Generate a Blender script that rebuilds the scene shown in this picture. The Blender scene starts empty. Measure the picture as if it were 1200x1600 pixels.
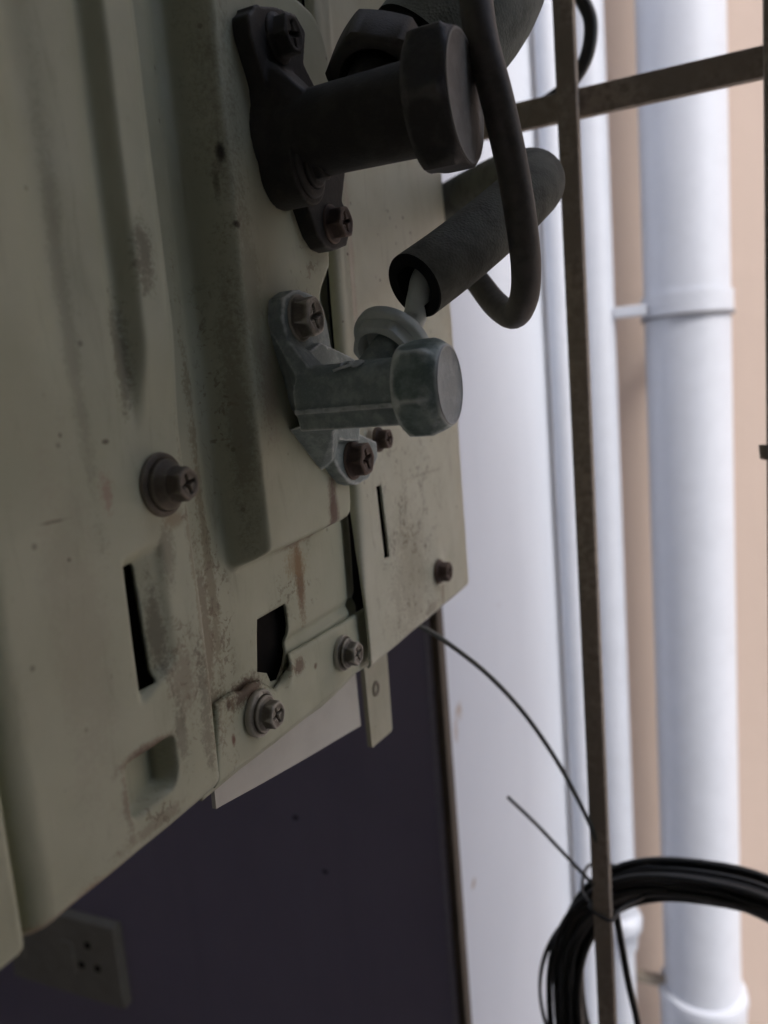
import bpy, bmesh, math, random
import numpy as np
from mathutils import Vector, Matrix, noise
from mathutils.geometry import delaunay_2d_cdt
random.seed(7)
S = bpy.context.scene
C = S.collection
PI = math.pi

# ------------------------------------------------------------------ camera
F = 1200.0                                     # focal length in pixels of the 1200x1600 photograph
def _n(v): v = np.array(v, float); return v/np.linalg.norm(v)
_dn = _n([670, 8200, F]); _y = np.array([521, -218, F]); _y = _n(_y-_dn*(_y@_dn)); _z = -_dn
M = np.array([np.cross(_y, _z), _y, _z])       # world axes measured from the photograph's vanishing points
cam = bpy.data.cameras.new('camera'); co = bpy.data.objects.new('camera', cam); C.objects.link(co)
mw = Matrix.Identity(4)
for i in range(3):
    mw[i][0] = M[i][0]; mw[i][1] = -M[i][1]; mw[i][2] = -M[i][2]
co.matrix_world = mw
cam.sensor_fit = 'HORIZONTAL'; cam.sensor_width = 24; cam.lens = 24
cam.clip_start = 0.01; cam.clip_end = 200
cam.dof.use_dof = True; cam.dof.focus_distance = 0.235; cam.dof.aperture_fstop = 8.5
S.camera = co
S.render.resolution_x = 768; S.render.resolution_y = 1024

# ------------------------------------------------------------------ world, sun, exposure
SUN_EL, SUN_AZ = math.radians(50), math.radians(120)     # azimuth clockwise from +Y
w = bpy.data.worlds.new('World'); S.world = w; w.use_nodes = True
nt = w.node_tree; bg = nt.nodes['Background']
sky = nt.nodes.new('ShaderNodeTexSky'); sky.sky_type = 'NISHITA'; sky.sun_disc = False
sky.sun_elevation = SUN_EL; sky.sun_rotation = SUN_AZ; sky.air_density = 1.0; sky.dust_density = 3.0
nt.links.new(sky.outputs[0], bg.inputs[0]); bg.inputs[1].default_value = 0.13
sl = bpy.data.lights.new('sun', 'SUN'); sl.energy = 0.72; sl.angle = math.radians(12); sl.color = (1, 1, .98)
so = bpy.data.objects.new('sun', sl); C.objects.link(so)
sd = Vector((math.sin(SUN_AZ)*math.cos(SUN_EL), math.cos(SUN_AZ)*math.cos(SUN_EL), math.sin(SUN_EL)))
so.rotation_euler = sd.to_track_quat('Z', 'Y').to_euler()
S.view_settings.view_transform = 'Standard'; S.view_settings.look = 'None'
S.view_settings.exposure = 1.48; S.view_settings.gamma = 1

# ------------------------------------------------------------------ measuring helpers
def ray(px, py): return M@np.array([(px-600)/F, (py-800)/F, 1.0])
X0 = -0.1255                                   # plane of the unit's side
def PX(px, py, x=X0): q = ray(px, py); q = q*(x/q[0]); return (q[1], q[2])
def PY(px, py, y): q = ray(px, py); q = q*(y/q[1]); return (q[0], q[2])
def PD(px, py, d): return Vector(ray(px, py)*d)

# ------------------------------------------------------------------ object helpers
def link(name, me, mat, parent=None, smooth=True):
    o = bpy.data.objects.new(name, me); C.objects.link(o)
    if mat: me.materials.append(mat)
    if smooth:
        for p in me.polygons: p.use_smooth = True
    if parent: o.parent = parent
    return o
def empty(name, loc=(0, 0, 0)):
    o = bpy.data.objects.new(name, None); C.objects.link(o); o.location = loc; o.empty_display_size = .02
    return o
def tag(o, label=None, cat=None, group=None, kind=None):
    if label: o['label'] = label
    if cat: o['category'] = cat
    if group: o['group'] = group
    if kind: o['kind'] = kind
    return o
def pyobj(name, vs, fs, mat, parent=None, smooth=True):
    me = bpy.data.meshes.new(name); me.from_pydata([tuple(v) for v in vs], [], fs); me.update()
    return link(name, me, mat, parent, smooth)
class MB:
    def __init__(s): s.v = []; s.f = []
    def add(s, vs, fs):
        b = len(s.v); s.v += [tuple(v) for v in vs]; s.f += [tuple(i+b for i in f) for f in fs]
    def box(s, a, b):
        x0, y0, z0 = a; x1, y1, z1 = b
        s.add([(x0,y0,z0),(x1,y0,z0),(x1,y1,z0),(x0,y1,z0),(x0,y0,z1),(x1,y0,z1),(x1,y1,z1),(x0,y1,z1)],
              [(0,3,2,1),(4,5,6,7),(0,1,5,4),(1,2,6,5),(2,3,7,6),(3,0,4,7)])
    def tube(s, pts, r, n=16, cap=True):
        pts = [Vector(p) for p in pts]; m = len(pts)
        rs = r if isinstance(r, (list, tuple)) else [r]*m
        t0 = (pts[1]-pts[0]).normalized()
        u = t0.orthogonal().normalized(); vs = []; fs = []
        for i, p in enumerate(pts):
            t = (pts[min(i+1, m-1)]-pts[max(i-1, 0)]).normalized()
            u = (u-t*u.dot(t)).normalized(); v = t.cross(u)
            for k in range(n):
                a = 2*PI*k/n; vs.append(p+(u*math.cos(a)+v*math.sin(a))*rs[i])
        for i in range(m-1):
            for k in range(n):
                a = i*n+k; b = i*n+(k+1) % n; fs.append((a, b, b+n, a+n))
        if cap: fs.append(tuple(range(n))[::-1]); fs.append(tuple((m-1)*n+k for k in range(n)))
        s.add(vs, fs)
    def rings(s, rings, closed0=True, closed1=True):
        """loft: list of equal-length vertex loops"""
        n = len(rings[0]); vs = [v for r in rings for v in r]; fs = []
        for i in range(len(rings)-1):
            for k in range(n):
                a = i*n+k; b = i*n+(k+1) % n; fs.append((a, b, b+n, a+n))
        if closed0: fs.append(tuple(range(n))[::-1])
        if closed1: fs.append(tuple((len(rings)-1)*n+k for k in range(n)))
        s.add(vs, fs)
    def build(s, name, mat, parent=None, smooth=True, bevel=0, angle=None):
        o = pyobj(name, s.v, s.f, mat, parent, smooth)
        if bevel:
            b = o.modifiers.new('bevel', 'BEVEL'); b.width = bevel; b.segments = 3; b.limit_method = 'ANGLE'
            b.angle_limit = math.radians(35)
            if smooth: o.modifiers.new('wn', 'WEIGHTED_NORMAL')
        if angle is not None:
            o.data.set_sharp_from_angle(angle=math.radians(angle))
        return o
def smoothpath(pts, k=8):
    pts = [Vector(p) for p in pts]; out = []
    P = [pts[0]*2-pts[1]]+pts+[pts[-1]*2-pts[-2]]
    for i in range(1, len(P)-2):
        for j in range(k):
            t = j/k; a, b, c, d = P[i-1], P[i], P[i+1], P[i+2]
            out.append(.5*((2*b)+(c-a)*t+(2*a-5*b+4*c-d)*t*t+(3*b-a-3*c+d)*t**3))
    out.append(pts[-1]); return out
def frame(o, ax):
    """matrix taking local +X onto ax"""
    ax = Vector(ax).normalized(); up = Vector((0, 0, 1)) if abs(ax.z) < .9 else Vector((0, 1, 0))
    y = up.cross(ax).normalized(); z = ax.cross(y)
    m = Matrix.Identity(4)
    for i in range(3): m[i][0] = ax[i]; m[i][1] = y[i]; m[i][2] = z[i]; m[i][3] = o[i]
    return m

def ccw(p):
    a = sum(p[i-1][0]*p[i][1]-p[i][0]*p[i-1][1] for i in range(len(p))); return p if a > 0 else p[::-1]
# signed distance to polygon, positive inside
def sdf(P, poly):
    P = np.asarray(P, float); poly = np.asarray(poly, float); n = len(poly)
    d = np.full(len(P), 1e9); ins = np.zeros(len(P), bool)
    for i in range(n):
        a = poly[i]; b = poly[(i+1) % n]; e = b-a; w_ = P-a
        t = np.clip((w_@e)/max(e@e, 1e-15), 0, 1); q = w_-t[:, None]*e
        d = np.minimum(d, np.hypot(q[:, 0], q[:, 1]))
        c = ((a[1] > P[:, 1]) != (b[1] > P[:, 1]))
        with np.errstate(divide='ignore', invalid='ignore'):
            xi = a[0]+(P[:, 1]-a[1])*(b[0]-a[0])/(b[1]-a[1])
        ins ^= c & (P[:, 0] < xi)
    return np.where(ins, d, -d)
def sst(x, a, b): t = np.clip((x-a)/(b-a), 0, 1); return t*t*(3-2*t)
def rpoly(poly, r, seg=5):
    """round the corners of a polygon; r number or list"""
    out = []; n = len(poly); rs = r if isinstance(r, (list, tuple)) else [r]*n
    for i in range(n):
        p = Vector(poly[i]); a = Vector(poly[i-1]); b = Vector(poly[(i+1) % n]); rr = rs[i]
        if rr <= 0: out.append(tuple(p)); continue
        u = (a-p); v = (b-p); l = min(rr, u.length*.48, v.length*.48); u = p+u.normalized()*l; v = p+v.normalized()*l
        for k in range(seg+1):
            t = k/seg; out.append(tuple(u*(1-t)**2+p*2*t*(1-t)+v*t*t))
    return out
def sheet(name, outline, holes, hfun, res, mat, parent, x=X0, thick=.0009, wob=.00016):
    """pressed sheet metal lying in the Y-Z plane at x, relief given by hfun"""
    o = np.array(outline); mn = o.min(0); mx = o.max(0)
    def dens(poly):
        out = []
        for i in range(len(poly)):
            a = Vector(poly[i]); b = Vector(poly[(i+1) % len(poly)]); m = max(1, int((b-a).length/(res)))
            for k in range(m): out.append(a.lerp(b, k/m))
        return out
    loops = [dens(outline)]+[dens(h) for h in holes]
    vs = []; es = []
    for l in loops:
        b = len(vs); vs += l; es += [(b+i, b+(i+1) % len(l)) for i in range(len(l))]
    ys = np.arange(mn[0]+res*.37, mx[0], res); zs = np.arange(mn[1]+res*.37, mx[1], res)
    G = np.array([(a+((j % 2)*.5)*res, b) for j, b in enumerate(zs) for a in ys])
    keep = sdf(G, outline) > res*.45
    for h in holes: keep &= sdf(G, h) < -res*.45
    vs += [Vector(g) for g in G[keep]]
    V, _, FS, _, _, _ = delaunay_2d_cdt(vs, es, [], 0, 1e-7)
    V = np.array([tuple(v) for v in V])
    cen = np.array([V[list(f)].mean(0) for f in FS]); ok = sdf(cen, outline) > 0
    for h in holes: ok &= sdf(cen, h) < 0
    H = hfun(V[:, 0], V[:, 1])
    H = H+np.array([noise.noise(Vector((a*28, b*28, x*50))) for a, b in V])*wob*3+np.array([noise.noise(Vector((a*90, b*90, x*50))) for a, b in V])*wob
    vv = [(x+h, a, b) for h, (a, b) in zip(H, V)]
    fs = []
    for f, k in zip(FS, ok):
        if not k: continue
        a, b, c = [Vector(vv[i]) for i in f[:3]]
        fs.append(tuple(f) if (b-a).cross(c-a).x > 0 else tuple(f)[::-1])
    ob = pyobj(name, vv, fs, mat, parent)
    s = ob.modifiers.new('thickness', 'SOLIDIFY'); s.thickness = thick; s.offset = -1; s.use_even_offset = False
    s.use_rim = True
    return ob

# ------------------------------------------------------------------ materials
class N:
    def __init__(s, name):
        s.m = bpy.data.materials.new(name); s.m.use_nodes = True; s.t = s.m.node_tree
        s.b = s.t.nodes['Principled BSDF']; s.geo = s.t.nodes.new('ShaderNodeNewGeometry').outputs['Position']
    def n(s, typ, **kw):
        nd = s.t.nodes.new(typ)
        for k, v in kw.items(): setattr(nd, k, v)
        return nd
    def set(s, sock, v):
        if hasattr(v, 'links') or isinstance(v, bpy.types.NodeSocket): s.t.links.new(v, sock)
        else: sock.default_value = v
    def map(s, sc=(1, 1, 1), loc=(0, 0, 0), vec=None):
        m = s.n('ShaderNodeMapping'); s.set(m.inputs[0], vec or s.geo); m.inputs['Scale'].default_value = sc; m.inputs['Location'].default_value = loc
        return m.outputs[0]
    def noise(s, scale, detail=4, rough=.55, vec=None, dist=0):
        m = s.n('ShaderNodeTexNoise'); s.set(m.inputs['Vector'], vec or s.geo); m.inputs['Scale'].default_value = scale
        m.inputs['Detail'].default_value = detail; m.inputs['Roughness'].default_value = rough; m.inputs['Distortion'].default_value = dist
        return m.outputs['Fac']
    def ramp(s, f, a, b, ca=0., cb=1.):
        m = s.n('ShaderNodeMapRange'); m.interpolation_type = 'SMOOTHSTEP'; s.set(m.inputs[0], f)
        m.inputs[1].default_value = a; m.inputs[2].default_value = b; m.inputs[3].default_value = ca; m.inputs[4].default_value = cb
        return m.outputs[0]
    def math(s, op, a, b=0.):
        m = s.n('ShaderNodeMath', operation=op); s.set(m.inputs[0], a); s.set(m.inputs[1], b); return m.outputs[0]
    def mix(s, f, a, b):
        m = s.n('ShaderNodeMix', data_type='RGBA'); s.set(m.inputs[0], f)
        for i, c in ((6, a), (7, b)):
            if isinstance(c, (tuple, list)): c = tuple(c)+((1,) if len(c) == 3 else ())
            s.set(m.inputs[i], c)
        return m.outputs[2]
    def bump(s, h, strength, dist, prev=None):
        m = s.n('ShaderNodeBump'); s.set(m.inputs['Height'], h); m.inputs['Strength'].default_value = strength
        m.inputs['Distance'].default_value = dist
        if prev: s.set(m.inputs['Normal'], prev)
        return m.outputs[0]
    def blob(s, c, r, dist=.0, dscale=120, edge=(1.0, .3)):
        """mask of an ellipsoid patch at c with radii r, ragged by noise"""
        v = s.map(tuple(1/q for q in r), tuple(-a/q for a, q in zip(c, r)))
        l = s.n('ShaderNodeVectorMath', operation='LENGTH'); s.set(l.inputs[0], v); d = l.outputs['Value']
        if dist:
            d = s.math('ADD', d, s.math('MULTIPLY', s.math('SUBTRACT', s.noise(dscale, 5, .7), .5), dist))
            d = s.math('ADD', d, s.math('MULTIPLY', s.math('SUBTRACT', s.noise(dscale*7, 4, .75), .5), dist*1.1))
        return s.ramp(d, edge[0], edge[1])
    def out(s, col, rough=.5, metal=0, nrm=None, spec=None):
        s.set(s.b.inputs['Base Color'], tuple(col)+(1,) if isinstance(col, (tuple, list)) and len(col) == 3 else col)
        s.set(s.b.inputs['Roughness'], rough); s.set(s.b.inputs['Metallic'], metal)
        if nrm: s.set(s.b.inputs['Normal'], nrm)
        if spec is not None: s.b.inputs['Specular IOR Level'].default_value = spec
        return s.m

def painted(name, base=(.44, .465, .345), stains_shade=(), speck=.5, dirt=.6, seed=0., chips=()):
    g = N(name); loc = (seed, seed*.7, seed*1.3)
    pv = g.map((1, 1, 1), loc)
    big = g.noise(26, 5, .6, pv); mid = g.noise(90, 6, .65, pv); fine = g.noise(900, 4, .7, pv)
    st = g.noise(1, 6, .7, g.map((160, 160, 26), loc), .6)              # runs of dirt down the sheet
    col = g.mix(g.ramp(big, .40, .72, 0, dirt*.6), base, (base[0]*.66, base[1]*.66, base[2]*.58))
    col = g.mix(g.ramp(st, .54, .78, 0, dirt*.6), col, (.17, .155, .105))
    col = g.mix(g.ramp(mid, .62, .78, 0, .5*dirt), col, (.27, .245, .17))
    scr = g.noise(1, 3, .5, g.map((2200, 1500, 70), loc), .5)           # light vertical scuffs
    col = g.mix(g.ramp(scr, .66, .76, 0, .25), col, (.55, .54, .47))
    vo = g.n('ShaderNodeTexVoronoi'); g.set(vo.inputs['Vector'], g.map((1, 1, .7), loc)); vo.inputs['Scale'].default_value = 240
    sp = g.math('MULTIPLY', g.ramp(vo.outputs['Distance'], .17, .06), g.ramp(g.noise(60, 4, .7, pv), .56, .66))
    col = g.mix(g.math('MULTIPLY', sp, speck), col, (.10, .075, .045))
    sv = g.n('ShaderNodeTexVoronoi'); g.set(sv.inputs['Vector'], g.map((1, 1, 1), loc)); sv.inputs['Scale'].default_value = 75
    col = g.mix(g.math('MULTIPLY', g.ramp(sv.outputs['Distance'], .07, .03), speck), col, (.06, .045, .03))
    hb = g.math('ADD', g.math('MULTIPLY', mid, .5), g.math('MULTIPLY', fine, .12))
    for (c, r, cc, k, d) in stains_shade:
        mk = g.blob(c, r, d); col = g.mix(g.math('MULTIPLY', mk, k), col, cc)
    chipn = g.math('ADD', g.math('MULTIPLY', g.noise(330, 6, .7, pv, .8), .7), g.math('MULTIPLY', g.noise(90, 3, .6, pv), .3)); chm = None
    for (c, r) in chips:
        mk = g.math('MULTIPLY', g.blob(c, r, .8, 60), g.ramp(chipn, .545, .575)); chm = mk if chm is None else g.math('MAXIMUM', chm, mk)
    if chm is not None:
        col = g.mix(g.math('MULTIPLY', chm, .6), col, g.mix(g.ramp(fine, .4, .6), (.12, .085, .055), (.24, .20, .145)))
        hb = g.math('SUBTRACT', hb, g.math('MULTIPLY', chm, .9))
    nb = g.bump(g.noise(14, 3, .5, pv), .5, .0012); nb = g.bump(hb, .35, .0004, nb); nb = g.bump(sp, .5, .0002, nb)
    return g.out(col, g.ramp(mid, .3, .7, .42, .62), 0, nb, .4)
def P3(px, py, x=X0): a, b = PX(px, py, x); return (x, a, b)
BX = X0-.0055
RUST = (.13, .065, .03); GRIME_SHADE = (.085, .07, .045); BROWN = (.13, .075, .045)  # grime tone also serves the painted shade beside the slot
M_cover = painted('side_paint', stains_shade=[
    (P3(262, 870), (.02, .004, .010), GRIME_SHADE, .45, 1.2), (P3(250, 980), (.02, .0035, .016), GRIME_SHADE, .65, 1.3),  # both patches paint the shade in the dent beside the slot
    (P3(290, 1060), (.02, .008, .012), BROWN, .42, 1.8), (P3(230, 1175), (.02, .012, .0030), BROWN, .9, .9),
    (P3(200, 1250), (.02, .0022, .010), BROWN, .6, 1.2), (P3(283, 1150), (.02, .003, .012), GRIME_SHADE, .55, 1.5),
    (P3(240, 1290), (.02, .016, .0025), BROWN, .40, 1.5), (P3(320, 1100), (.02, .004, .022), GRIME_SHADE, .5, 2.2),
    (P3(130, 1420), (.02, .020, .004), (.25, .12, .07), .55, 1.6), (P3(165, 770), (.02, .003, .006), (.3, .15, .12), .5, 1.6),
    (P3(190, 560), (.02, .0035, .016), GRIME_SHADE, .6, 1.6), (P3(205, 400), (.02, .004, .012), GRIME_SHADE, .65, 1.8),
    (P3(110, 500), (.02, .003, .06), GRIME_SHADE, .28, 1.4), (P3(130, 1000), (.02, .01, .05), (.34, .31, .24), .3, 2.0),
    (P3(85, 815), (.02, .005, .0005), GRIME_SHADE, .6, .8), (P3(272, 810), (.02, .006, .0032), (.25, .2, .12), .7, .9),
    (P3(308, 930), (.02, .0018, .05), (.17, .135, .08), .5, 2.2), (P3(95, 680), (.02, .0006, .0008), GRIME_SHADE, .8, .5),
    (P3(165, 690), (.02, .0015, .0008), GRIME_SHADE, .8, .9), (P3(107, 875), (.02, .0006, .0006), GRIME_SHADE, .8, .5)], seed=.3, chips=[(P3(300, 1080), (.02, .009, .035)), (P3(250, 1270), (.02, .02, .006)), (P3(285, 790), (.02, .004, .012))])
M_plate = painted('valve_plate_paint', base=(.44, .465, .345), stains_shade=[
    (P3(468, 905, BX), (.02, .0040, .020), (.18, .105, .045), .9, 1.0), (P3(462, 880, BX), (.02, .009, .008), (.24, .15, .05), .6, 1.4),
    (P3(522, 800, X0+.006), (.02, .0052, .020), (.085, .042, .022), 1, .7), (P3(490, 850, X0+.003), (.02, .018, .0022), RUST, .6, .8),
    (P3(420, 600, X0+.006), (.02, .006, .02), (.36, .30, .25), .5, 1.6), (P3(380, 1078, BX), (.02, .014, .0045), (.10, .065, .04), .95, 1.3),
    (P3(348, 1100, BX), (.01, .0018, .0024), (.06, .03, .02), .95, .6), (P3(356, 1155, BX), (.01, .0014, .0028), (.15, .06, .035), .95, .5),
    (P3(430, 970, BX), (.02, .014, .004), GRIME_SHADE, .35, 1.6), (P3(460, 1040, BX), (.02, .004, .004), BROWN, .8, 1.2),
    (P3(322, 850, BX), (.02, .0030, .07), (.17, .135, .075), .6, 2.0), (P3(322, 1000, BX), (.02, .0035, .035), (.17, .13, .08), .65, 2.2),
    (P3(353, 235, X0+.006), (.008, .0009, .0042), (.015, .012, .01), 1, .5), (P3(371, 350, X0+.006), (.008, .0016, .0012), (.02, .015, .01), 1, .8),
    (P3(355, 280, X0+.006), (.008, .0006, .008), (.05, .045, .03), .7, .7), (P3(300, 150, BX), (.02, .008, .05), (.14, .13, .09), .55, 1.3),  # second patch paints the broad shade by the boss's upper left slope
    (P3(370, 640, X0+.002), (.006, .005, .05), (.16, .15, .10), .55, 1.4), (P3(485, 1040, BX), (.02, .0015, .0015), BROWN, .8, .8),  # first patch paints the shade on the boss's left slope
    (P3(393, 450, X0+.006), (.02, .006, .04), (.2, .18, .12), .4, 1.6)], seed=1.7, chips=[(P3(420, 1062, BX), (.02, .028, .006)), (P3(340, 930, BX), (.02, .008, .05)), (P3(460, 930, BX), (.02, .02, .012)), (P3(480, 420, X0+.006), (.02, .012, .016)), (P3(350, 620, X0), (.02, .005, .04))])
M_rear = painted('rear_cover_paint', base=(.58, .59, .47), stains_shade=[
    (P3(690, 930), (.02, .004, .010), (.26, .2, .13), .6, 1.2), (P3(640, 900), (.02, .03, .04), (.25, .23, .16), .4, 2.2),
    (P3(660, 740), (.02, .030, .0012), (.27, .25, .18), .35, 1.0), (P3(545, 400), (.02, .004, .06), (.35, .24, .18), .4, 1.4),
    (P3(672, 950), (.02, .012, .004), BROWN, .4, 1.6)], speck=.9, dirt=.6, seed=3.1, chips=[(P3(640, 790), (.02, .05, .05)), (P3(660, 940), (.02, .05, .010)), (P3(690, 860), (.02, .006, .008))])
M_case = painted('case_paint', seed=5.2)
def simple(name, col, rough=.5, metal=0., var=.25, sc=300, bump=.25, bd=.0003, spec=None):
    g = N(name); a = g.noise(sc, 5, .6); b = g.noise(sc*.15, 3, .5)
    c = g.mix(g.ramp(a, .35, .7, 0, var), col, tuple(q*.55 for q in col)); c = g.mix(g.ramp(b, .4, .65, 0, var), c, tuple(q*.7 for q in col))
    return g.out(c, rough, metal, g.bump(a, bump, bd), spec)
def cast(name, col, dust, edge, rough=.6):
    """cast metal with a dusty skin, edges pale from rubbing and a painted highlight"""
    g = N(name); a = g.noise(1500, 4, .7); b = g.noise(180, 5, .65); c = g.noise(60, 4, .6)
    geo = g.t.nodes.new('ShaderNodeNewGeometry')
    col1 = g.mix(g.ramp(b, .42, .66, 0, .8), col, dust); col1 = g.mix(g.ramp(a, .50, .72, 0, .5), col1, dust)
    col1 = g.mix(g.ramp(c, .55, .72, 0, .4), col1, tuple(q*.55 for q in col))
    e = g.math('ADD', geo.outputs['Pointiness'], g.math('MULTIPLY', g.math('SUBTRACT', b, .5), .05))
    col1 = g.mix(g.ramp(e, .510, .550, 0, .68), col1, edge)
    nb = g.bump(a, .5, .00025); nb = g.bump(b, .4, .0006, nb)
    return g.out(col1, rough, .15, nb, .4)
M_cast = cast('cast_alloy', (.21, .26, .255), (.36, .42, .41), (.75, .80, .80))
M_cap = cast('cap_alloy', (.12, .17, .16), (.25, .32, .30), (.75, .82, .80), .5)
M_face = cast('cap_face', (.30, .34, .345), (.40, .44, .45), (.55, .58, .58), .65)
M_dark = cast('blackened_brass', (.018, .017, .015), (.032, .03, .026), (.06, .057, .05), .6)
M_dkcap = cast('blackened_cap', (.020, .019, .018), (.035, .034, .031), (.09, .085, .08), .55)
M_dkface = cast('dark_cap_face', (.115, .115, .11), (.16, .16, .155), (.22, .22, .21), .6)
M_screw = cast('zinc_screw', (.11, .10, .08), (.20, .185, .15), (.60, .58, .50), .4)
M_rscrew = cast('rusted_screw', (.055, .036, .028), (.085, .055, .042), (.18, .13, .10), .6)
M_oscrew = cast('olive_screw', (.085, .072, .055), (.13, .115, .088), (.25, .22, .17), .55)
M_tube = simple('painted_tube', (.56, .62, .59), .5)
M_tube2 = simple('grey_nut', (.22, .235, .215), .5)
def foam_mat(name, c):
    g = N(name); a = g.noise(1400, 3, .8); b = g.noise(110, 5, .6); v = g.n('ShaderNodeTexVoronoi'); g.set(v.inputs['Vector'], g.geo); v.inputs['Scale'].default_value = 1100
    col = g.mix(g.ramp(b, .38, .68, 0, .75), c, tuple(q*.5 for q in c)); col = g.mix(g.ramp(a, .6, .8, 0, .5), col, (.30, .28, .23))
    return g.out(col, .85, 0, g.bump(v.outputs['Distance'], .5, .00035, g.bump(b, .35, .0006)), .25)
M_foam = foam_mat('foam', (.12, .125, .105)); M_foamend = simple('foam_cut', (.010, .010, .010), .9, spec=.1)
M_foam2 = foam_mat('foam_pale', (.19, .21, .19))
M_cable = simple('cable_rubber', (.070, .065, .056), .55, var=.9, sc=260, bump=.4)
M_cable2 = simple('black_cable', (.012, .014, .014), .38, var=.2, sc=400)
M_wire = simple('grey_wire', (.10, .11, .10), .5)
M_iron = simple('rusty_iron', (.42, .36, .29), .75, 0, .95, 260, .8, .0006)
M_black = simple('inside_shade', (.012, .011, .010), .9, spec=.1)  # black painted for the unlit insides of openings
def wall_mat(name, col, stain, sc=9, spots=(), streak=.2, rough=.8):
    g = N(name); a = g.noise(sc, 5, .6); b = g.noise(140, 5, .6)
    st = g.noise(1, 5, .6, g.map((14, 14, 1.6)))
    c = g.mix(g.ramp(a, .4, .7, 0, streak), col, stain); c = g.mix(g.ramp(st, .5, .75, 0, streak), c, stain)
    for (p, r, cc, k, d) in spots: c = g.mix(g.math('MULTIPLY', g.blob(p, r, d, 60), k), c, cc)
    return g.out(c, rough, 0, g.bump(b, .3, .0015, g.bump(a, .3, .004)), .3)

def WX(px, py, x): q = ray(px, py); return tuple(q*(x/q[0]))
WXP = -.187                                    # plane of the light well's side wall
def WY(px, py, y=.5): a, b = PY(px, py, y); return (a, y, b)
M_purple = wall_mat('purple_paint', (.26, .24, .335), (.21, .195, .28), 6, [
    (WY(462, 1278), (.004, .02, .003), (.008, .007, .01), .9, .8), (WY(508, 1362), (.004, .02, .003), (.008, .007, .01), .9, .8)], .5)
M_white = wall_mat('white_wall_paint', (.57, .605, .67), (.49, .525, .59), 5, [
    (WX(717, 1110, WXP), (.02, .012, .009), (.38, .29, .22), .75, 1.5), (WX(712, 1140, WXP), (.02, .006, .012), (.42, .33, .27), .6, 1.5),
    (WX(740, 1382, WXP), (.02, .007, .006), (.3, .22, .16), .8, 1.2), (WX(779, 945, WXP), (.02, .006, .004), (.5, .5, .55), .8, 1.2)], .22)
M_peach = wall_mat('peach_wall_paint', (.69, .56, .48), (.61, .49, .42), 5, (), .3)
M_pvc = simple('white_pvc', (.56, .59, .66), .4, 0, .1, 40, .1, .0005)
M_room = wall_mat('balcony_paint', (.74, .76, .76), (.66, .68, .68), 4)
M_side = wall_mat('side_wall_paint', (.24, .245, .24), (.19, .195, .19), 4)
M_conc = wall_mat('concrete', (.30, .29, .28), (.22, .21, .20), 8)
M_plastic = simple('cream_plastic', (.27, .265, .23), .5, 0, .3, 60)

# ------------------------------------------------------------------ setting: floors, walls
def slab(name, a, b, mat, label, cat, kind=None, bevel=0):
    m = MB(); m.box(a, b); o = m.build(name, mat, smooth=False, bevel=bevel)
    if kind: tag(o, kind=kind)
    else: tag(o, label, cat)
    return o
slab('floor', (-1.6, -.87, -1.6), (.64, .50, -1.5), M_conc, '', '', 'structure')
slab('ground', (-40, -40, -6.1), (40, 40, -6.0), M_conc, '', '', 'structure')
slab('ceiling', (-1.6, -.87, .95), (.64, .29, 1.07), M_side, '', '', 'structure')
o = slab('purple_wall', (-1.6, .5, -1.5), (-.1985, .509, 1.3), M_purple, 'dark purple painted wall behind the air conditioner', 'wall')
slab('white_wall', (-.40, .51, -6), (WXP, 1.08, 1.6), M_white, 'bright white side wall of the light well beyond the purple wall', 'wall')
slab('peach_wall', (-.40, 1.10, -6), (1.6, 1.25, 1.6), M_peach, 'peach painted wall behind the white drain pipes', 'wall')
slab('unseen_balcony_wall', (-1.72, -.87, -1.5), (-1.6, .62, 1.07), M_room, 'plain grey balcony wall at the far end of the balcony', 'wall')
slab('unseen_balcony_wall', (.52, -.7499, -1.5), (.64, .42, .95), M_side, 'added unseen grey wall blocking light on the side of the air conditioner', 'wall')  # added out of view to block light and grade the side covers
slab('unseen_balcony_wall', (-1.6, -.87, -1.5), (.64, -.75, .95), M_room, 'unseen pale wall behind the viewer, set close as bounce fill', 'wall')  # out of view; moved close and kept pale to bounce fill light
# corner: pale chamfer tinted as the edge's reflection and rusty edge bar
m = MB(); m.box((-.1985, .498, -1.5), (WXP-.0045, .5095, 1.3)); o = m.build('edge_reflection', simple('lavender_reflection', (.30, .29, .36), .6), smooth=False, bevel=.003)
tag(o, 'pale lavender strip standing in for the reflection on the right edge of the purple wall', 'trim')
m = MB(); m.box((WXP-.0045, .497, -1.5), (WXP+.0012, .5095, 1.3)); o = m.build('edge_bar', simple('edge_rust', (.075, .058, .04), .8, 0, .6, 60), smooth=False)
tag(o, 'thin dark brown strip between the purple wall and the white wall', 'trim')

def vpipe(name, x, y, r, z0, z1, mat=M_pvc, parent=None, n=64):
    m = MB(); m.tube([(x, y, z0), (x, y, z1)], r, n); return m.build(name, mat, parent, angle=40)
def ring(name, x, y, prof, mat, parent, n=64):
    """prof: list of (z, r)"""
    m = MB(); m.rings([[(x+math.cos(2*PI*k/n)*r, y+math.sin(2*PI*k/n)*r, z) for k in range(n)] for z, r in prof])
    return m.build(name, mat, parent, angle=50)
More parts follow.
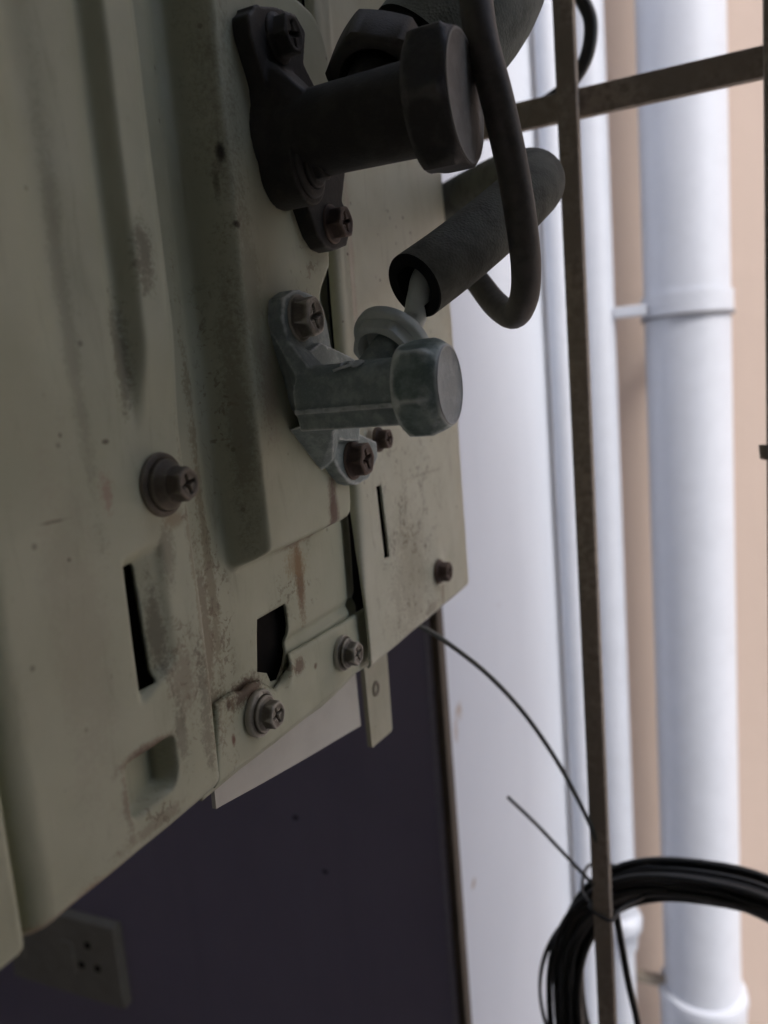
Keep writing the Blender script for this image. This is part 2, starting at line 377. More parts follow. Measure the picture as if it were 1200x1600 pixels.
# big drain pipe
YB = 1.0
xl, _ = PY(1012, 700, YB); xr, _ = PY(1147, 700, YB)
bx = (xl+xr)/2; br = (xr-xl)/2*.985
big = empty('drain_pipe', (bx, YB, -6)); tag(big, 'wide white drain pipe with a clamp in front of the peach wall', 'pipe', 'white pipes on the far wall')
def under(o, root): o.matrix_parent_inverse = Matrix.Translation(root.location).inverted(); return o
under(vpipe('pipe', bx, YB, br, -6, 1.9, parent=big), big)
z = PY(1075, 470, YB-br)[1]
under(ring('clamp', bx, YB, [(z-.012, br), (z-.012, br+.003), (z+.012, br+.003), (z+.012, br)], M_pvc, big), big)
under(ring('clamp', bx, YB, [(z-.0155, br), (z-.0155, br+.0042), (z-.0125, br+.0042), (z-.0125, br)], simple('clamp_edge', (.2, .2, .22), .6), big), big)
m = MB(); m.box((bx-.008, YB+br-.004, z-.012), (bx+.008, 1.0999, z+.012)); under(m.build('bracket', M_pvc, big, smooth=False), big)
z = PY(1100, 1592, YB-br)[1]
under(ring('coupling', bx, YB, [(z-.10, br), (z-.10, br+.006), (z-.008, br+.007), (z, br+.009), (z+.010, br+.007), (z+.012, br)], M_pvc, big), big)
# thin drain pipe
YS = .965
xr, _ = PY(968, 700, YS); sr = .0225; sx = xr-sr
sm = empty('drain_pipe', (sx, YS, -6)); tag(sm, 'narrow white pipe with a collar low down, between the iron bar and the wide pipe', 'pipe', 'white pipes on the far wall')
zc = PY(990, 1460, YS-sr)[1]
under(vpipe('pipe', sx, YS, sr, zc, 1.9, parent=sm), sm)
under(vpipe('pipe', sx-.001, YS, sr*.86, -6, zc, parent=sm), sm)
under(ring('collar', sx, YS, [(zc-.035, sr*.86), (zc-.035, sr+.000), (zc-.012, sr+.002), (zc-.008, sr+.006), (zc+.006, sr+.0075), (zc+.012, sr+.005), (zc+.016, sr)], M_pvc, sm), sm)
z = PY(985, 487, YS)[1]
m = MB(); m.box((sx+sr-.001, YS-.010, z-.006), (xl+.006, YS+.004, z+.006)); under(m.build('bracket', M_pvc, sm, smooth=False, bevel=.001), sm)
z = PY(1030, 1527, YS+.03)[1]
m = MB(); m.box((sx+sr*.8, YS+.02, z-.006), (xl+.01, YS+.03, z+.006)); under(m.build('bracket', M_iron, sm, smooth=False), sm)
# slim conduit in the corner of the white wall
cr = .0125
c1 = vpipe('conduit_pipe', WXP+cr+.006, .93, cr, -6, 1.9); tag(c1, 'slim white conduit standing in the corner of the white wall', 'pipe', 'white pipes on the far wall')

# ------------------------------------------------------------------ iron grille
gy = .405
gr = empty('window_grille', (0, gy, -1.5)); tag(gr, 'rusty iron grille of thin square bars in front of the white pipes', 'grille')
hw = .0048
def gbar(a, b): m = MB(); m.box(a, b); return under(m.build('bar', M_iron, gr, smooth=True, bevel=.0009), gr)
xa = (PY(884, 0, gy)[0]+PY(947, 1600, gy)[0])/2; xb = PY(1199, 200, gy)[0]+.0035
gbar((xa-hw, gy-hw, -1.5), (xa+hw, gy+hw, .949))
gbar((xb-hw, gy-hw, -1.5), (xb+hw, gy+hw, .949))
gbar((xb+.095-hw, gy-hw, -1.5), (xb+.095+hw, gy+hw, .949))
zb0 = PY(1000, 132, gy)[1]
gbar((-.17, gy+hw+.0005, zb0-.0068), (.60, gy+hw+.0055, zb0+.0068))
gbar((-.17, gy+hw+.0005, -1.3), (.60, gy+hw+.0055, -1.287))
m = MB(); q = PY(1196, 703, gy)
m.tube([(q[0]+.006, gy-.001, q[1]-.004), (q[0]-.001, gy-.006, q[1]-.002), (q[0]-.001, gy-.006, q[1]+.003)], .0022, 10)
under(m.build('hook', M_iron, gr), gr)

# ------------------------------------------------------------------ air conditioner
ac = empty('air_conditioner', (-.5, .24, -.1005)); tag(ac, 'weathered beige outdoor air conditioner unit with two service valves on its side', 'air conditioner')
def A(o): return under(o, ac)
# side cover (nearest sheet)
ycl, ycr, zbot, ztop = .0958, .1612, -.1003, .30
slotA = rpoly([(.1337, -.0337), (.1395, -.0333), (.1405, -.0632), (.1348, -.0638)], .0012)
out = rpoly([(ycl, zbot), (ycr, zbot), (ycr, ztop), (ycl, ztop)], [.001, .007, 0, 0], 6)
pocket = rpoly([(.1262, -.0780), (.1430, -.0782), (.1430, -.0905), (.1262, -.0915)], [.002, .002, .005, .002], 5)
def hA(y, z):
    h = np.zeros_like(y)
    h -= .0052*(1-np.sqrt(np.clip(1-(np.clip(1-(y-ycl)/.0065, 0, 1))**2, 0, 1)))                 # left roll
    h -= .0026*(1-np.sqrt(np.clip(1-(np.clip(1-(ycr-y)/.0035, 0, 1))**2, 0, 1)))                 # right roll
    h -= .0016*np.clip(1-(z-zbot)/.003, 0, 1)**2
    fade = sst(z, -.006, .02)
    gcen = .1462+.00002*z*1000
    h += fade*.0036*sst(y, .1435, .1470)*(1-.55*sst(y, .1545, .1600))
    h -= fade*.0012*np.exp(-((y-.1425)/.0022)**2)
    h -= .0016*np.exp(-((y-.1270+.05*z)/.0060)**2)*sst(z, -.01, .03)
    h -= .0022*np.exp(-((y-.1585)/.0016)**2)*sst(z, -.022, -.03)*0
    # dent beside the slot
    P = np.stack([y, z], 1)
    d = sdf(P, [(.1345, -.0325), (.1475, -.0300), (.1475, -.0600), (.1345, -.0650)])
    h -= .0028*sst(d, -.0018, .0022)*np.clip(1-(y-.1395)/.010, 0, 1)
    d = sdf(P, pocket)
    h -= sst(d, -.0005, .0009)*(.0036+.0032*np.clip((y-.126)/.016, 0, 1))
    return h
A(sheet('side_cover', out, [slotA], hA, .0008, M_cover, ac))
# valve plate with its raised boss
boss = [PX(px, py, X0+.006) for px, py in ()]
zz = lambda a, b: (a, b)
boss = rpoly([(.1808, -.0462), (.2470, -.0445), (.2480, -.012), (.2375, -.004), (.2375, .034), (.2465, .044), (.2475, .062), (.2600, .100), (.2600, .1215), (.2500, .132), (.1808, .133)],
             [.004, .010, .003, .003, .003, .003, .006, .006, .009, .008, .006], 6)
hole = [PX(px, py, BX) for px, py in ((402, 968), (446, 943), (451, 975), (450, 1004), (444, 1040), (436, 1062), (424, 1066), (418, 1052), (403, 1050))]
bot = [PX(px, py, BX) for px, py in ((340, 1232), (375, 1202), (400, 1183), (430, 1160), (452, 1142), (475, 1124), (500, 1106), (530, 1078), (552, 1056), (570, 1045))]
outB = [(.1575, .30), (.1575, bot[0][1])]+bot+[(.2655, bot[-1][1]), (.2655, .30)]
def hB(y, z):
    P = np.stack([y, z], 1); d = sdf(P, boss); t = np.clip((d+.0006)/.0068, 0, 1)
    h = .0115*(t*t*(3-2*t))
    h -= .0012*np.exp(-((z+.0765)/.0018)**2)*sst(y, .204, .210)
    h -= .0015*np.exp(-((y-.177)/.0030)**2)*sst(z, -.05, -.02)
    h -= .0022*sst(y, .2548, .2568)
    # raised seats under the screws
    for cy, cz in ((.190, -.0921), (.2479, -.0926)): h += .0007*np.clip(1.6-np.hypot(y-cy, z-cz)/.0055, 0, 1)
    h += .0009*np.exp(-(np.hypot((y-.1925), (z-.030))/.012)**2)*0
    return h
A(sheet('valve_plate', outB, [hole], hB, .0010, M_plate, ac, x=BX))
XS = BX+.0022
lip = [PX(px, py, XS) for px, py in ((338, 1100), (352, 1090), (366, 1081), (380, 1080), (392, 1068), (410, 1062), (420, 1070), (432, 1076), (441, 1066), (447, 1046), (453, 1022), (461, 1016), (468, 1014), (500, 994), (530, 976), (560, 957), (572, 950))]
outS = lip+[PX(px, py, XS) for px, py in ((584, 1030), (580, 1041), (570, 1046), (552, 1057), (530, 1079), (500, 1107), (475, 1125), (452, 1143), (430, 1161), (400, 1184), (375, 1203), (340, 1233))]
def hS(y, z):
    d = sdf(np.stack([y, z], 1), ccw(outS)); h = -.0010*np.clip(1-d/.0014, 0, 1)**2
    c = PX(450, 1042, XS); h += .0022*np.exp(-((y-c[0])/.0022)**2-((z-c[1])/.0050)**2)
    c = PX(500, 1050, XS); h -= .0008*np.exp(-((y-c[0])/.010)**2)*sst(z, -.084, -.1)
    for cy_, cz_ in ((.190, -.0921), (.2479, -.0926)): h += .0007*np.clip(1.6-np.hypot(y-cy_, z-cz_)/.0055, 0, 1)
    return h
A(sheet('lower_flange', ccw(outS), [], hS, .0008, M_plate, ac, x=XS))
# rear cover
yl, yr, zb2 = .2578, .3895, -.1030
slotC = [(.2758, -.0338), (.2808, -.0338), (.2830, -.0637), (.2782, -.0637)]
outC = rpoly([(yl, zb2), (yr, zb2), (yr, .30), (yl, .30)], [.001, .001, 0, 0])
def hC(y, z):
    h = -.0036*(1-np.sqrt(np.clip(1-(np.clip(1-(y-yl)/.0045, 0, 1))**2, 0, 1)))*sst(z, -.09, -.03)
    h -= .0035*np.clip(1-(yr-y)/.003, 0, 1)**2
    h -= .0016*np.clip(1-(z-zb2)/.0022, 0, 1)**2
    h += .0005*np.exp(-((y-.268)/.002)**2)*sst(z, -.04, .0)
    h += .0010*np.exp(-(np.hypot(y-.3442, z+.0847)/.006)**2)
    return h
A(sheet('rear_cover', outC, [slotC], hC, .0012, M_rear, ac, x=X0+.0008))
m = MB(); m.box((-.1445, .098, -.098), (-.1345, .384, .299)); A(m.build('interior_shade', M_black, ac, smooth=False))  # black sheet added so slots and gaps read as unlit inside
m = MB(); m.box((-.92, .0948, -.099), (-.1455, .387, .42)); A(m.build('chassis', M_case, ac, smooth=False, bevel=.002))
m = MB(); m.box((-.1450, .0948, .3005), (-.1262, .389, .42)); A(m.build('top_cover', M_case, ac, smooth=False, bevel=.002))
m = MB(); m.box((-.93, .066, -.1005), (X0+.0006, .0943, .4205)); A(m.build('front_cover', M_cover, ac, bevel=.0018))
# foot flange and hanging tab behind the lower edge
xf = -.1465
m = MB(); pl = ccw([PX(px, py, xf) for px, py in ((338, 1264), (350, 1257), (410, 1224), (480, 1184), (520, 1160), (564, 1134))]+[(.2860, -.0985), (.183, -.0985)])
m.rings([[(xf-.0015, a, b) for a, b in pl], [(xf, a, b) for a, b in pl]][::1])
A(m.build('foot_flange', simple('foot_paint', (.62, .62, .56), .5, 0, .2, 60), ac, smooth=False))
m = MB(); pl = rpoly([(.2905, -.0985), (.2915, -.1535), (.3150, -.1555), (.3165, -.0985)], [0, .0015, .002, 0])
m.rings([[(xf, a, b) for a, b in pl], [(xf+.0022, a, b) for a, b in pl]]); tabm = M_case
tb = A(m.build('bracket_tab', painted('tab_paint', (.46, .46, .35), seed=8.), ac, smooth=False))
m = MB(); a, b = PX(587, 1076, xf+.0022)
m.rings([[(xf+.0022+h, a+r*math.cos(2*PI*k/20), b+r*math.sin(2*PI*k/20)) for k in range(20)] for h, r in ((-.0002, .0036), (.0005, .0034), (.0006, .0022), (-.0001, .0018))])  # dark disc standing for the hole in the tab
m.build('tab_hole', M_oscrew, tb).matrix_parent_inverse = tb.matrix_parent_inverse.copy() if False else tb.matrix_world.inverted() if False else Matrix.Translation(ac.location).inverted() @ Matrix.Translation(ac.location)

# ------------------------------------------------------------------ fasteners
def hexr(t, a, rnd=.35):
    """radius of a softened hexagon with apothem a at angle t"""
    u = (t+PI/6) % (PI/3)-PI/6; r = a/math.cos(u); return r*(1-rnd)+a*1.06*rnd
def cross_depth(y, z, arm, w_):
    a = math.cos(.3)*y+math.sin(.3)*z; b = -math.sin(.3)*y+math.cos(.3)*z
    def f(p, q):
        e = max(abs(p)-arm, abs(q)-w_*(1-.35*abs(p)/arm)); return max(0, min(1, -e/(w_*.55)+.15))
    return max(f(a, b), f(b, a))
def screw_mesh(R=.0052, hx=.0036, hh=.0042, washer=0., rot=.2, recess=.0016, cone=.0):
    """hex flange screw, axis +X, seat at x=0"""
    m = MB(); n = 60
    ang = [2*PI*k/n for k in range(n)]
    def circ(x, r): return [(x, r*math.cos(a), r*math.sin(a)) for a in ang]
    def hexa(x, r, rd=.25): return [(x, hexr(a+rot, r, rd)*math.cos(a), hexr(a+rot, r, rd)*math.sin(a)) for a in ang]
    R_ = []; x = 0
    if washer:
        R_ += [circ(-.0006, washer*.97), circ(.0004, washer), circ(.0010, washer*.985), circ(.0014, washer*.93), circ(.0016, washer*.84), circ(.0017, R*1.06)]
        x = .0017
    R_ += [circ(x-.0003, R*.98), circ(x+.0004, R), circ(x+.0009, R*.97), circ(x+.0013, R*.88)]
    if cone: R_ += [circ(x+.0016+cone, R*.72)]; x += cone
    R_ += [hexa(x+.0016, hx*1.04), hexa(x+.0019, hx), hexa(x+hh-.0005, hx), hexa(x+hh-.0001, hx*.93, .5)]
    top = x+hh
    for f in (.86, .78, .7, .62, .54, .46, .38, .3, .22, .14, .07):
        rr = []
        for a in ang:
            r = hexr(a+rot, hx, .8)*f; y, z = r*math.cos(a), r*math.sin(a)
            d = cross_depth(y, z, hx*.66, hx*.17); dish = .0004*(1-sstf(f, .55, .8))
            rr.append((top-dish-recess*d, y, z))
        R_.append(rr)
    m.rings(R_[::1], True, True)
    return m
def sstf(x, a, b): t = min(1, max(0, (x-a)/(b-a))); return t*t*(3-2*t)
def screw(parent, pos, mat, name='screw', tilt=(1, 0, 0), label=None, **kw):
    m = screw_mesh(**kw); fm = frame(pos, tilt); m.v = [tuple(fm@Vector(v)) for v in m.v]
    o = m.build(name, mat, parent, angle=38)
    o.matrix_parent_inverse = Matrix.Translation(ac.location).inverted() if parent == ac else Matrix.Identity(4)
    if label: o['label'] = label
    return o
a, b = PX(255, 757, X0); screw(ac, (X0-.0003, a-.0005, b), M_oscrew, washer=.0080, R=.0064, hx=.0038, hh=.0052, rot=.1, cone=.0018, label='large olive screw with a stepped washer')
a, b = PX(405, 1114, XS+.0005); screw(ac, (XS+.0006, a, b), M_screw, washer=.0072, R=.0056, hx=.0038, hh=.0050, rot=.45)
a, b = PX(535, 1020, XS+.0005); screw(ac, (XS+.0006, a, b), M_screw, washer=.0066, R=.0056, hx=.0040, hh=.0050, rot=.15)
a, b = PX(681, 893, X0); screw(ac, (X0+.0014, a, b), M_rscrew, R=.0060, hx=.0042, hh=.0058, rot=.3, label='small brown screw')
a, b = PX(567, 688, X0-.003); screw(ac, (X0+.0035, a, b), M_rscrew, R=.0050, hx=.0036, hh=.0050, rot=.5)

# ------------------------------------------------------------------ service valves
def prism(m, poly, x0, x1, r=0):
    p = rpoly(poly, r, 5) if r else poly
    m.rings([[(x0, a, b) for a, b in p], [(x1, a, b) for a, b in p]])
def remesh(o, vox, it):
    r = o.modifiers.new('remesh', 'REMESH'); r.mode = 'VOXEL'; r.voxel_size = vox; r.use_smooth_shade = True
    s = o.modifiers.new('smooth', 'SMOOTH'); s.factor = .5; s.iterations = it
def ccw(p):
    a = sum(p[i-1][0]*p[i][1]-p[i][0]*p[i-1][1] for i in range(len(p))); return p if a > 0 else p[::-1]
def capmesh(x0, x1, ap, face_r, rot, rnd, cx, cy, cz, taper=.35):
    n = 96; ang = [2*PI*k/n for k in range(n)]; L = x1-x0
    def H(x, r, rd): return [(cx+x, cy+hexr(a+rot, r, rd)*math.cos(a), cz+hexr(a+rot, r, rd)*math.sin(a)) for a in ang]
    m = MB(); R_ = [H(x0, ap*.86, 1), H(x0+.0004, ap*.95, .9), H(x0+.0016, ap*.99, rnd), H(x0+.003, ap, rnd)]
    for t in (.25, .45, .6): R_.append(H(x0+L*t, ap*(1+.0*t), rnd))
    for t in (.0, .35, .65, .85, 1.):
        R_.append(H(x0+L*(1-taper)+L*taper*t, ap+(face_r-ap)*(t**1.7), rnd+(1-rnd)*t))
    m.rings(R_)
    f = MB(); e = .0004
    f.rings([H(x1-.0006, face_r*.98, 1), H(x1+e*.9, face_r*.985, 1), H(x1+e*1.3, face_r*.955, 1), H(x1+e*.9, face_r*.93, 1), H(x1+e*.35, face_r*.90, 1),
             H(x1+e*.3, face_r*.5, 1), H(x1+e*.3, face_r*.1, 1)])
    return m, f
XB = X0+.0060                                  # top of the boss
# --- lower valve
cy, cz = .2015, .0025
fl = [PX(px, py, XB+.0002) for px, py in ((438, 456), (422, 468), (420, 500), (430, 545), (444, 585), (457, 625), (472, 662), (492, 700), (512, 738), (528, 756))]+[PX(px, py, XB+.0052) for px, py in ((560, 758), (578, 748), (592, 715), (590, 690), (560, 676), (560, 620), (540, 560), (522, 556), (512, 500), (505, 478), (490, 460), (470, 452))]
m = MB(); prism(m, ccw(fl), XB-.0008, XB+.0050)
xe = -.0796                                     # where the cap begins
def cyl(m, p0, p1, r, n=48): m.tube([p0, p1], r, n)
hub = [PX(px, py, XB+.0010) for px, py in ((446, 575), (458, 620), (474, 660), (500, 690))]+[PX(px, py, XB+.0080) for px, py in ((560, 690), (565, 600), (552, 560), (500, 535), (482, 550))]
prism(m, ccw(hub), XB, XB+.0085)
cyl(m, (XB+.0080, cy+.0030, cz), (xe+.002, cy, cz), .0090)
def skew(poly, dy): m.rings([[(XB+.0075, a+dy, b) for a, b in ccw(poly)], [(xe+.001, a, b) for a, b in ccw(poly)]])
skew([(cy-.0088, cz-.0040), (cy+.0080, cz-.0040), (cy+.0070, cz-.0098), (cy-.0074, cz-.0098)], .0030)
skew([(cy-.0100, cz-.0034), (cy-.004, cz-.0034), (cy-.004, cz-.0050), (cy-.0100, cz-.0050)], .0030)
# gusset to the upper ear
g0 = [(XB+.004, cy-.008, cz+.026), (XB+.004, cy+.010, cz+.026), (XB+.004, cy+.012, cz), (XB+.004, cy-.0095, cz)]
m.add([(XB, cy-.0028, cz+.020), (XB, cy+.006, cz+.020), (XB, cy+.012, cz-.004), (XB, cy+.0050, cz-.004),
       (XB+.006, cy-.0022, cz+.016), (XB+.006, cy+.004, cz+.016), (XB+.0135, cy+.009, cz+.0065), (XB+.0135, cy-.0025, cz+.0058), (XB+.0135, cy+.009, cz-.004), (XB+.0135, cy-.0045, cz-.004)],
      [(0, 1, 5, 4), (1, 2, 8, 6, 5), (2, 3, 9, 8), (3, 0, 4, 7, 9), (4, 5, 6, 7), (7, 6, 8, 9), (3, 2, 1, 0)])
# lower ear gusset
m.add([(XB, cy+.002, cz-.009), (XB, cy+.022, cz-.012), (XB, cy+.030, cz-.022), (XB, cy+.020, cz-.024), (XB+.016, cy+.002, cz-.007), (XB+.012, cy+.010, cz-.006), (XB+.006, cy+.024, cz-.013), (XB+.006, cy+.018, cz-.020)],
      [(3, 2, 1, 0), (4, 5, 6, 7), (0, 1, 5, 4), (1, 2, 6, 5), (2, 3, 7, 6), (3, 0, 4, 7)])
# port stub
pd = Vector((.24, .74, .62)).normalized(); pb = Vector((-.0945, cy, cz))
cyl(m, pb, pb+pd*.021, .0054)
v2 = m.build('service_valve', M_cast, ac); A(v2); remesh(v2, .00055, 4); v2['label'] = 'pale grey dusty valve'
def sub(o, par): o.matrix_parent_inverse = Matrix.Identity(4); return o
c_, f_ = capmesh(xe, -.0668, .0121, .0104, .25, .10, 0, cy, cz, .34)
o = c_.build('valve_cap', M_cap, v2, angle=50); sub(o, v2)
sub(f_.build('cap_face', M_face, v2, angle=70), v2)
# small embossed curls on the body
m = MB()
for k, (sx_, sz_) in enumerate(((0, 0), (.0034, .0003))):
    pts = []
    for i in range(22):
        t = i/21*2*PI*1.4; pts.append((-.0955+sx_+.0013*math.cos(t), cy-.0045+.0014*math.sin(t)+i*.00006, 0))
    pts = [(x, y, cz+math.sqrt(max(.0090**2-(y-cy)**2, 0))) for x, y, _ in pts]; m.tube(pts, .00042, 8)
m.tube([(x, cy-.0062+i*.0006, cz+math.sqrt(.0090**2-(-.0062+i*.0006)**2)) for i, x in enumerate((-.0985, -.0970, -.0950, -.0935, -.0920, -.0900))], .0004, 8)
sub(m.build('embossed_mark', M_cast, v2), v2)
# flare nut on the port
def nutmesh(o0, ax, prof, rot=.3, rnd=.3, n=72):
    m = MB(); fm = frame(o0, ax); R_ = []
    for x, r, h in prof:
        R_.append([tuple(fm@Vector((x, (hexr(2*PI*k/n+rot, r, rnd) if h else r)*math.cos(2*PI*k/n), (hexr(2*PI*k/n+rot, r, rnd) if h else r)*math.sin(2*PI*k/n)))) for k in range(n)])
    m.rings(R_); return m
nb_ = pb+pd*.0165
sub(nutmesh(nb_, pd, [(.0045, .0054, 0), (.0045, .0082, 0), (.0006, .0084, 0), (-.0004, .0086, 0), (-.0004, .0092, 1), (.0002, .0100, 1), (.0036, .0101, 1), (.0040, .0104, 0), (.0040, .0122, 0), (.0044, .0127, 0), (.0050, .0128, 0), (.0068, .0128, 0), (.0076, .0122, 0), (.0086, .0092, 0), (.0096, .0062, 0), (.0112, .0040, 0), (.0113, .0030, 0)]).build('flare_nut', M_tube, v2, angle=45), v2)
a, b = PX(468, 497, XB+.005); screw(v2, (XB+.0048, a, b), M_screw, washer=0, R=.0070, hx=.0054, hh=.0060, rot=.2)
a, b = PX(551, 718, XB+.005); screw(v2, (XB+.0048, a, b), M_rscrew, washer=0, R=.0070, hx=.0052, hh=.0060, rot=.4, label='dark rusty screw')

# --- upper valve, larger and blackened
P1 = PD(727, 152, .205); uy, uz = P1.y, P1.z; xf1 = P1.x
fl = [PX(px, py, XB+.0002) for px, py in ((378, 14), (362, 30), (366, 62), (384, 120), (402, 185), (414, 232), (434, 275), (455, 320), (474, 372), (486, 390))]+[PX(px, py, XB+.0056) for px, py in ((522, 392), (542, 384), (552, 345), (535, 315), (540, 270), (520, 200), (500, 150), (475, 100), (478, 50), (462, 22), (430, 10), (395, 8))]
m = MB(); prism(m, ccw(fl), XB-.0008, XB+.0056)
xe1 = xf1-.0125
m.rings([[(x, uy+r*math.cos(2*PI*k/48), uz+r*math.sin(2*PI*k/48)) for k in range(48)] for x, r in ((XB, .0145), (XB+.006, .0125), (XB+.014, .0118), (xe1-.004, .0122), (xe1+.003, .0128))])
# gussets
m.add([(XB, uy-.012, uz+.022), (XB, uy+.006, uz+.026), (XB, uy+.012, uz-.004), (XB, uy-.013, uz-.004),
       (XB+.008, uy-.009, uz+.017), (XB+.008, uy+.004, uz+.018), (XB+.018, uy+.008, uz+.006), (XB+.018, uy-.008, uz+.006), (XB+.018, uy+.008, uz-.004), (XB+.018, uy-.010, uz-.004)],
      [(0, 1, 5, 4), (1, 2, 8, 6, 5), (2, 3, 9, 8), (3, 0, 4, 7, 9), (4, 5, 6, 7), (7, 6, 8, 9), (3, 2, 1, 0)])
a, b = PX(478, 262, XB+.010)
cyl(m, (XB, a, b), (XB+.011, a, b), .0105)
pd1 = Vector((.02, .62, .78)).normalized(); pb1 = Vector((xf1-.030, uy, uz))
cyl(m, pb1, pb1+pd1*.022, .0085)
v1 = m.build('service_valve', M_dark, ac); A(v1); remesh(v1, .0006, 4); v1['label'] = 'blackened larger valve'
c_, f_ = capmesh(xe1, xf1, .0168, .0158, .35, .02, 0, uy, uz, .16)
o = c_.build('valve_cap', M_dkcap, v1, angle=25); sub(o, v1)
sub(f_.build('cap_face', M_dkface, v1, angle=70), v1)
n1 = pb1+pd1*.016
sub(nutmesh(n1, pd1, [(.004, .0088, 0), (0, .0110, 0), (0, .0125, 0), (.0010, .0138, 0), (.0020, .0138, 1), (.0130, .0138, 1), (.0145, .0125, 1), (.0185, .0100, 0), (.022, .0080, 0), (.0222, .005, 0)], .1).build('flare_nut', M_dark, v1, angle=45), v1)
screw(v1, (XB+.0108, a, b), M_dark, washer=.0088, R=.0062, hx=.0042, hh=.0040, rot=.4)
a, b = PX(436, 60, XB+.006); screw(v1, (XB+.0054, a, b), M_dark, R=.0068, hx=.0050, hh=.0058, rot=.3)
a, b = PX(520, 350, XB+.006); screw(v1, (XB+.0054, a, b), M_rscrew, R=.0062, hx=.0046, hh=.0058, rot=.3)

# ------------------------------------------------------------------ insulated pipes
def foam_pipe(root, path, r, bore, mat, tube_path, tr, tmat):
    pp = smoothpath(path, 10); m = MB(); n = 40
    k = len(pp)
    m.tube(pp, r, n, False)
    e0 = pp[0]; ax = (pp[1]-pp[0]).normalized(); u = ax.orthogonal().normalized(); v = ax.cross(u)
    o = under(m.build('foam_sleeve', mat, root), root)
    f = MB(); loops = []
    for d, rr in ((0., r*1.0), (-.0006, r*.97), (-.0004, bore*1.05), (.004, bore), (.018, bore)):
        loops.append([e0+ax*d+(u*math.cos(2*PI*q/n)+v*math.sin(2*PI*q/n))*rr for q in range(n)])
    f.rings(loops, False, False); q = f.build('foam_end', M_foamend, o, angle=40); q.matrix_parent_inverse = Matrix.Identity(4)
    t = MB(); t.tube(smoothpath(tube_path, 8), tr, 24); under(t.build('refrigerant_tube', tmat, root), root)
S2 = PD(648, 447, .232)
path = [S2, PD(705, 405, .240), PD(765, 356, .250), PD(815, 312, .262), PD(838, 287, .280), PD(826, 275, .305), PD(785, 280, .345), PD(735, 300, .390), PD(680, 325, .44), PD(620, 345, .50)]
r2 = empty('insulated_pipe', path[0]); tag(r2, 'dark foam insulated pipe rising from the pale lower valve and bending back', 'pipe', 'insulated refrigerant pipes')
te = nb_+pd*.0105
foam_pipe(r2, path, .0103, .0062, M_foam, [te-pd*.006, te-pd*.001, PD(646, 500, .2375), PD(655, 462, .2365), PD(664, 430, .2385), PD(700, 402, .242)], .0037, M_tube)
S1 = PD(664, 98, .256)
path = [S1, PD(700, 55, .256), PD(738, 8, .260), PD(762, -35, .272), PD(768, -65, .300), PD(752, -85, .33), PD(700, -90, .40), PD(650, -90, .50)]
r1 = empty('insulated_pipe', path[0]); tag(r1, 'thick pale grey foam insulated pipe at the top edge above the black valve', 'pipe', 'insulated refrigerant pipes')
te = n1+pd1*.021
foam_pipe(r1, path, .0215, .0170, M_foam2, [te-pd1*.006, te+pd1*.002, S1*.8+te*.2, PD(700, 55, .256)], .0060, M_tube2)

# ------------------------------------------------------------------ cables and wires
def cable(name, pts, r, mat, label, cat, group=None, k=10, n=20):
    m = MB(); m.tube(smoothpath(pts, k), r, n); o = m.build(name, mat); tag(o, label, cat, group); return o
cable('power_cable', [PD(560, -900, .34), PD(620, -560, .27), PD(675, -310, .228), PD(714, -140, .213), PD(738, -40, .212), PD(752, 60, .210), PD(778, 160, .212), PD(800, 260, .218), PD(815, 350, .225), PD(822, 420, .234), PD(818, 468, .243),
      PD(802, 492, .254), PD(775, 476, .270), PD(748, 442, .285), PD(727, 412, .302), PD(733, 375, .33), PD(765, 335, .355), PD(775, 300, .39), PD(740, 290, .43)],
      .0046, M_cable, 'thick dark grey cable looping down in front of the valves and pipes', 'cable')
cable('hanging_cable', [WY(780, -900, .46), WY(800, -600, .45), WY(830, -300, .44), WY(866, -120, .44), WY(886, -60, .44), WY(905, -10, .44), WY(922, 30, .44), WY(920, 75, .44), WY(905, 112, .44), WY(880, 140, .44), WY(840, 170, .445)], .0036, M_cable2,
      'short black cable curving behind the top of the iron bar', 'cable')
q0 = Vector((-.129, .330, -.1065))
cable('thin_wire', [PD(600, 985, .35), PD(640, 975, .36), PD(664, 982, .366), PD(700, 1005, .375), PD(760, 1052, .388), PD(815, 1110, .398), PD(862, 1176, .407), PD(900, 1243, .415), PD(930, 1310, .425), PD(938, 1370, .435)],
      .0012, M_wire, 'thin grey wire arching from under the air conditioner to the iron bar', 'wire', 'loose thin wires')
cable('thin_wire', [PD(793, 1245, .44), PD(840, 1290, .436), PD(885, 1338, .432), PD(925, 1380, .43), PD(945, 1400, .435)], .0010, M_wire,
      'short straight wire end poking left from the coil at the iron bar', 'wire', 'loose thin wires')
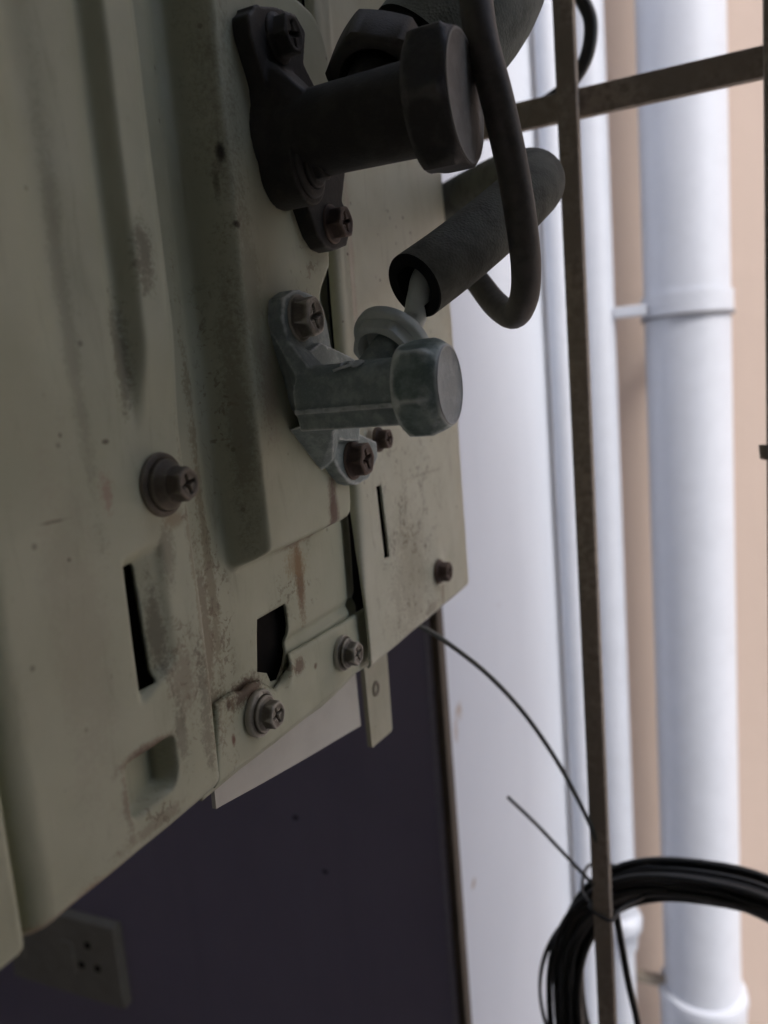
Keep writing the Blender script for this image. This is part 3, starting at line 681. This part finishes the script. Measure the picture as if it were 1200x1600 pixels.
# coil of black cable
coil = empty('cable_coil', (0, 0, 0)); tag(coil, 'coil of black cable tied to the iron bar at the lower right', 'cable coil')
m = MB()
cc = Vector((PY(1105, 1600, gy+.03)[0], gy+.026, PY(1105, 1600, gy+.03)[1]+.004))
for k in range(30):
    rr = .0785+random.uniform(-.0058, .0062); off = Vector((random.uniform(-.004, .004), random.uniform(-.010, .012), random.uniform(-.004, .004)))
    ph = random.uniform(0, 6.28); e = random.uniform(1.10, 1.17); tl = random.uniform(-.06, .06)
    pts = []
    for i in range(73):
        t = 2*PI*i/72; wob_ = 1+.010*math.sin(2*t+ph)+.006*math.sin(3*t+ph*2)
        ct, st_ = math.cos(t), math.sin(t); ct = math.copysign(abs(ct)**.78, ct); st_ = math.copysign(abs(st_)**.84, st_)
        pts.append(cc+off+Vector((rr*ct*wob_-.002, rr*ct*tl+.004*math.sin(t+ph), rr*e*st_*wob_)))
    m.tube(pts, .0021, 10)
m.build('cable_loops', M_cable2, coil)
m = MB()
for k, (dx, dr) in enumerate(((-.008, .006), (-.006, .0085))):
    pts = [cc+Vector((dx+(.082+dr)*math.cos(t)*1.0, -.008+.002*k, (.080+dr)*math.sin(t))) for t in [PI*.70+i*.05 for i in range(30)]]
    m.tube(pts, .0011, 8)
m.build('loose_strand', M_cable2, coil)
m = MB()
q = PY(946, 1420, gy)
tz = q[1]
m.tube(smoothpath([(xa-.0065, gy-.002, tz+.003), (xa-.0052, gy-.0062, tz+.002), (xa, gy-.0066, tz-.0006), (xa+.0056, gy-.0060, tz-.002), (xa+.0095, gy+.004, tz-.001), (xa+.022, gy+.024, tz-.001), (xa+.010, gy+.040, tz), (xa-.012, gy+.036, tz+.002), (xa-.013, gy+.010, tz+.003), (xa-.0065, gy-.002, tz+.003)], 6), .0010, 8)
m.build('cable_tie', M_cable2, coil)
cable('hanging_wire', [PD(962, 1425, .44), PD(972, 1480, .445), PD(983, 1540, .45), PD(998, 1610, .46), PD(1004, 1700, .47)], .0021, M_cable2, 'black wire hanging straight down beside the iron bar below the coil', 'wire')

# ------------------------------------------------------------------ wall socket
sk = empty('wall_socket', (-.60, .5, -.513)); tag(sk, 'cream double wall socket plate low on the purple wall', 'socket')
m = MB(); m.box((-.675, .4885, -.556), (-.529, .4999, -.470)); under(m.build('face_plate', M_plastic, sk, bevel=.0015), sk)
for (px, py) in ((137, 1477), (128, 1507), (153, 1513)):
    m = MB(); a, b = PY(px, py, .4885); m.box((a-.0032, .4876, b-.0032), (a+.0032, .4884, b+.0032)); under(m.build('socket_hole', M_black, sk, smooth=False), sk)
for xk in (-.668, -.600):
    k_ = MB(); k_.box((xk, .4862, -.530), (xk+.016, .4884, -.496)); under(k_.build('rocker_switch', M_plastic, sk, bevel=.0012), sk)
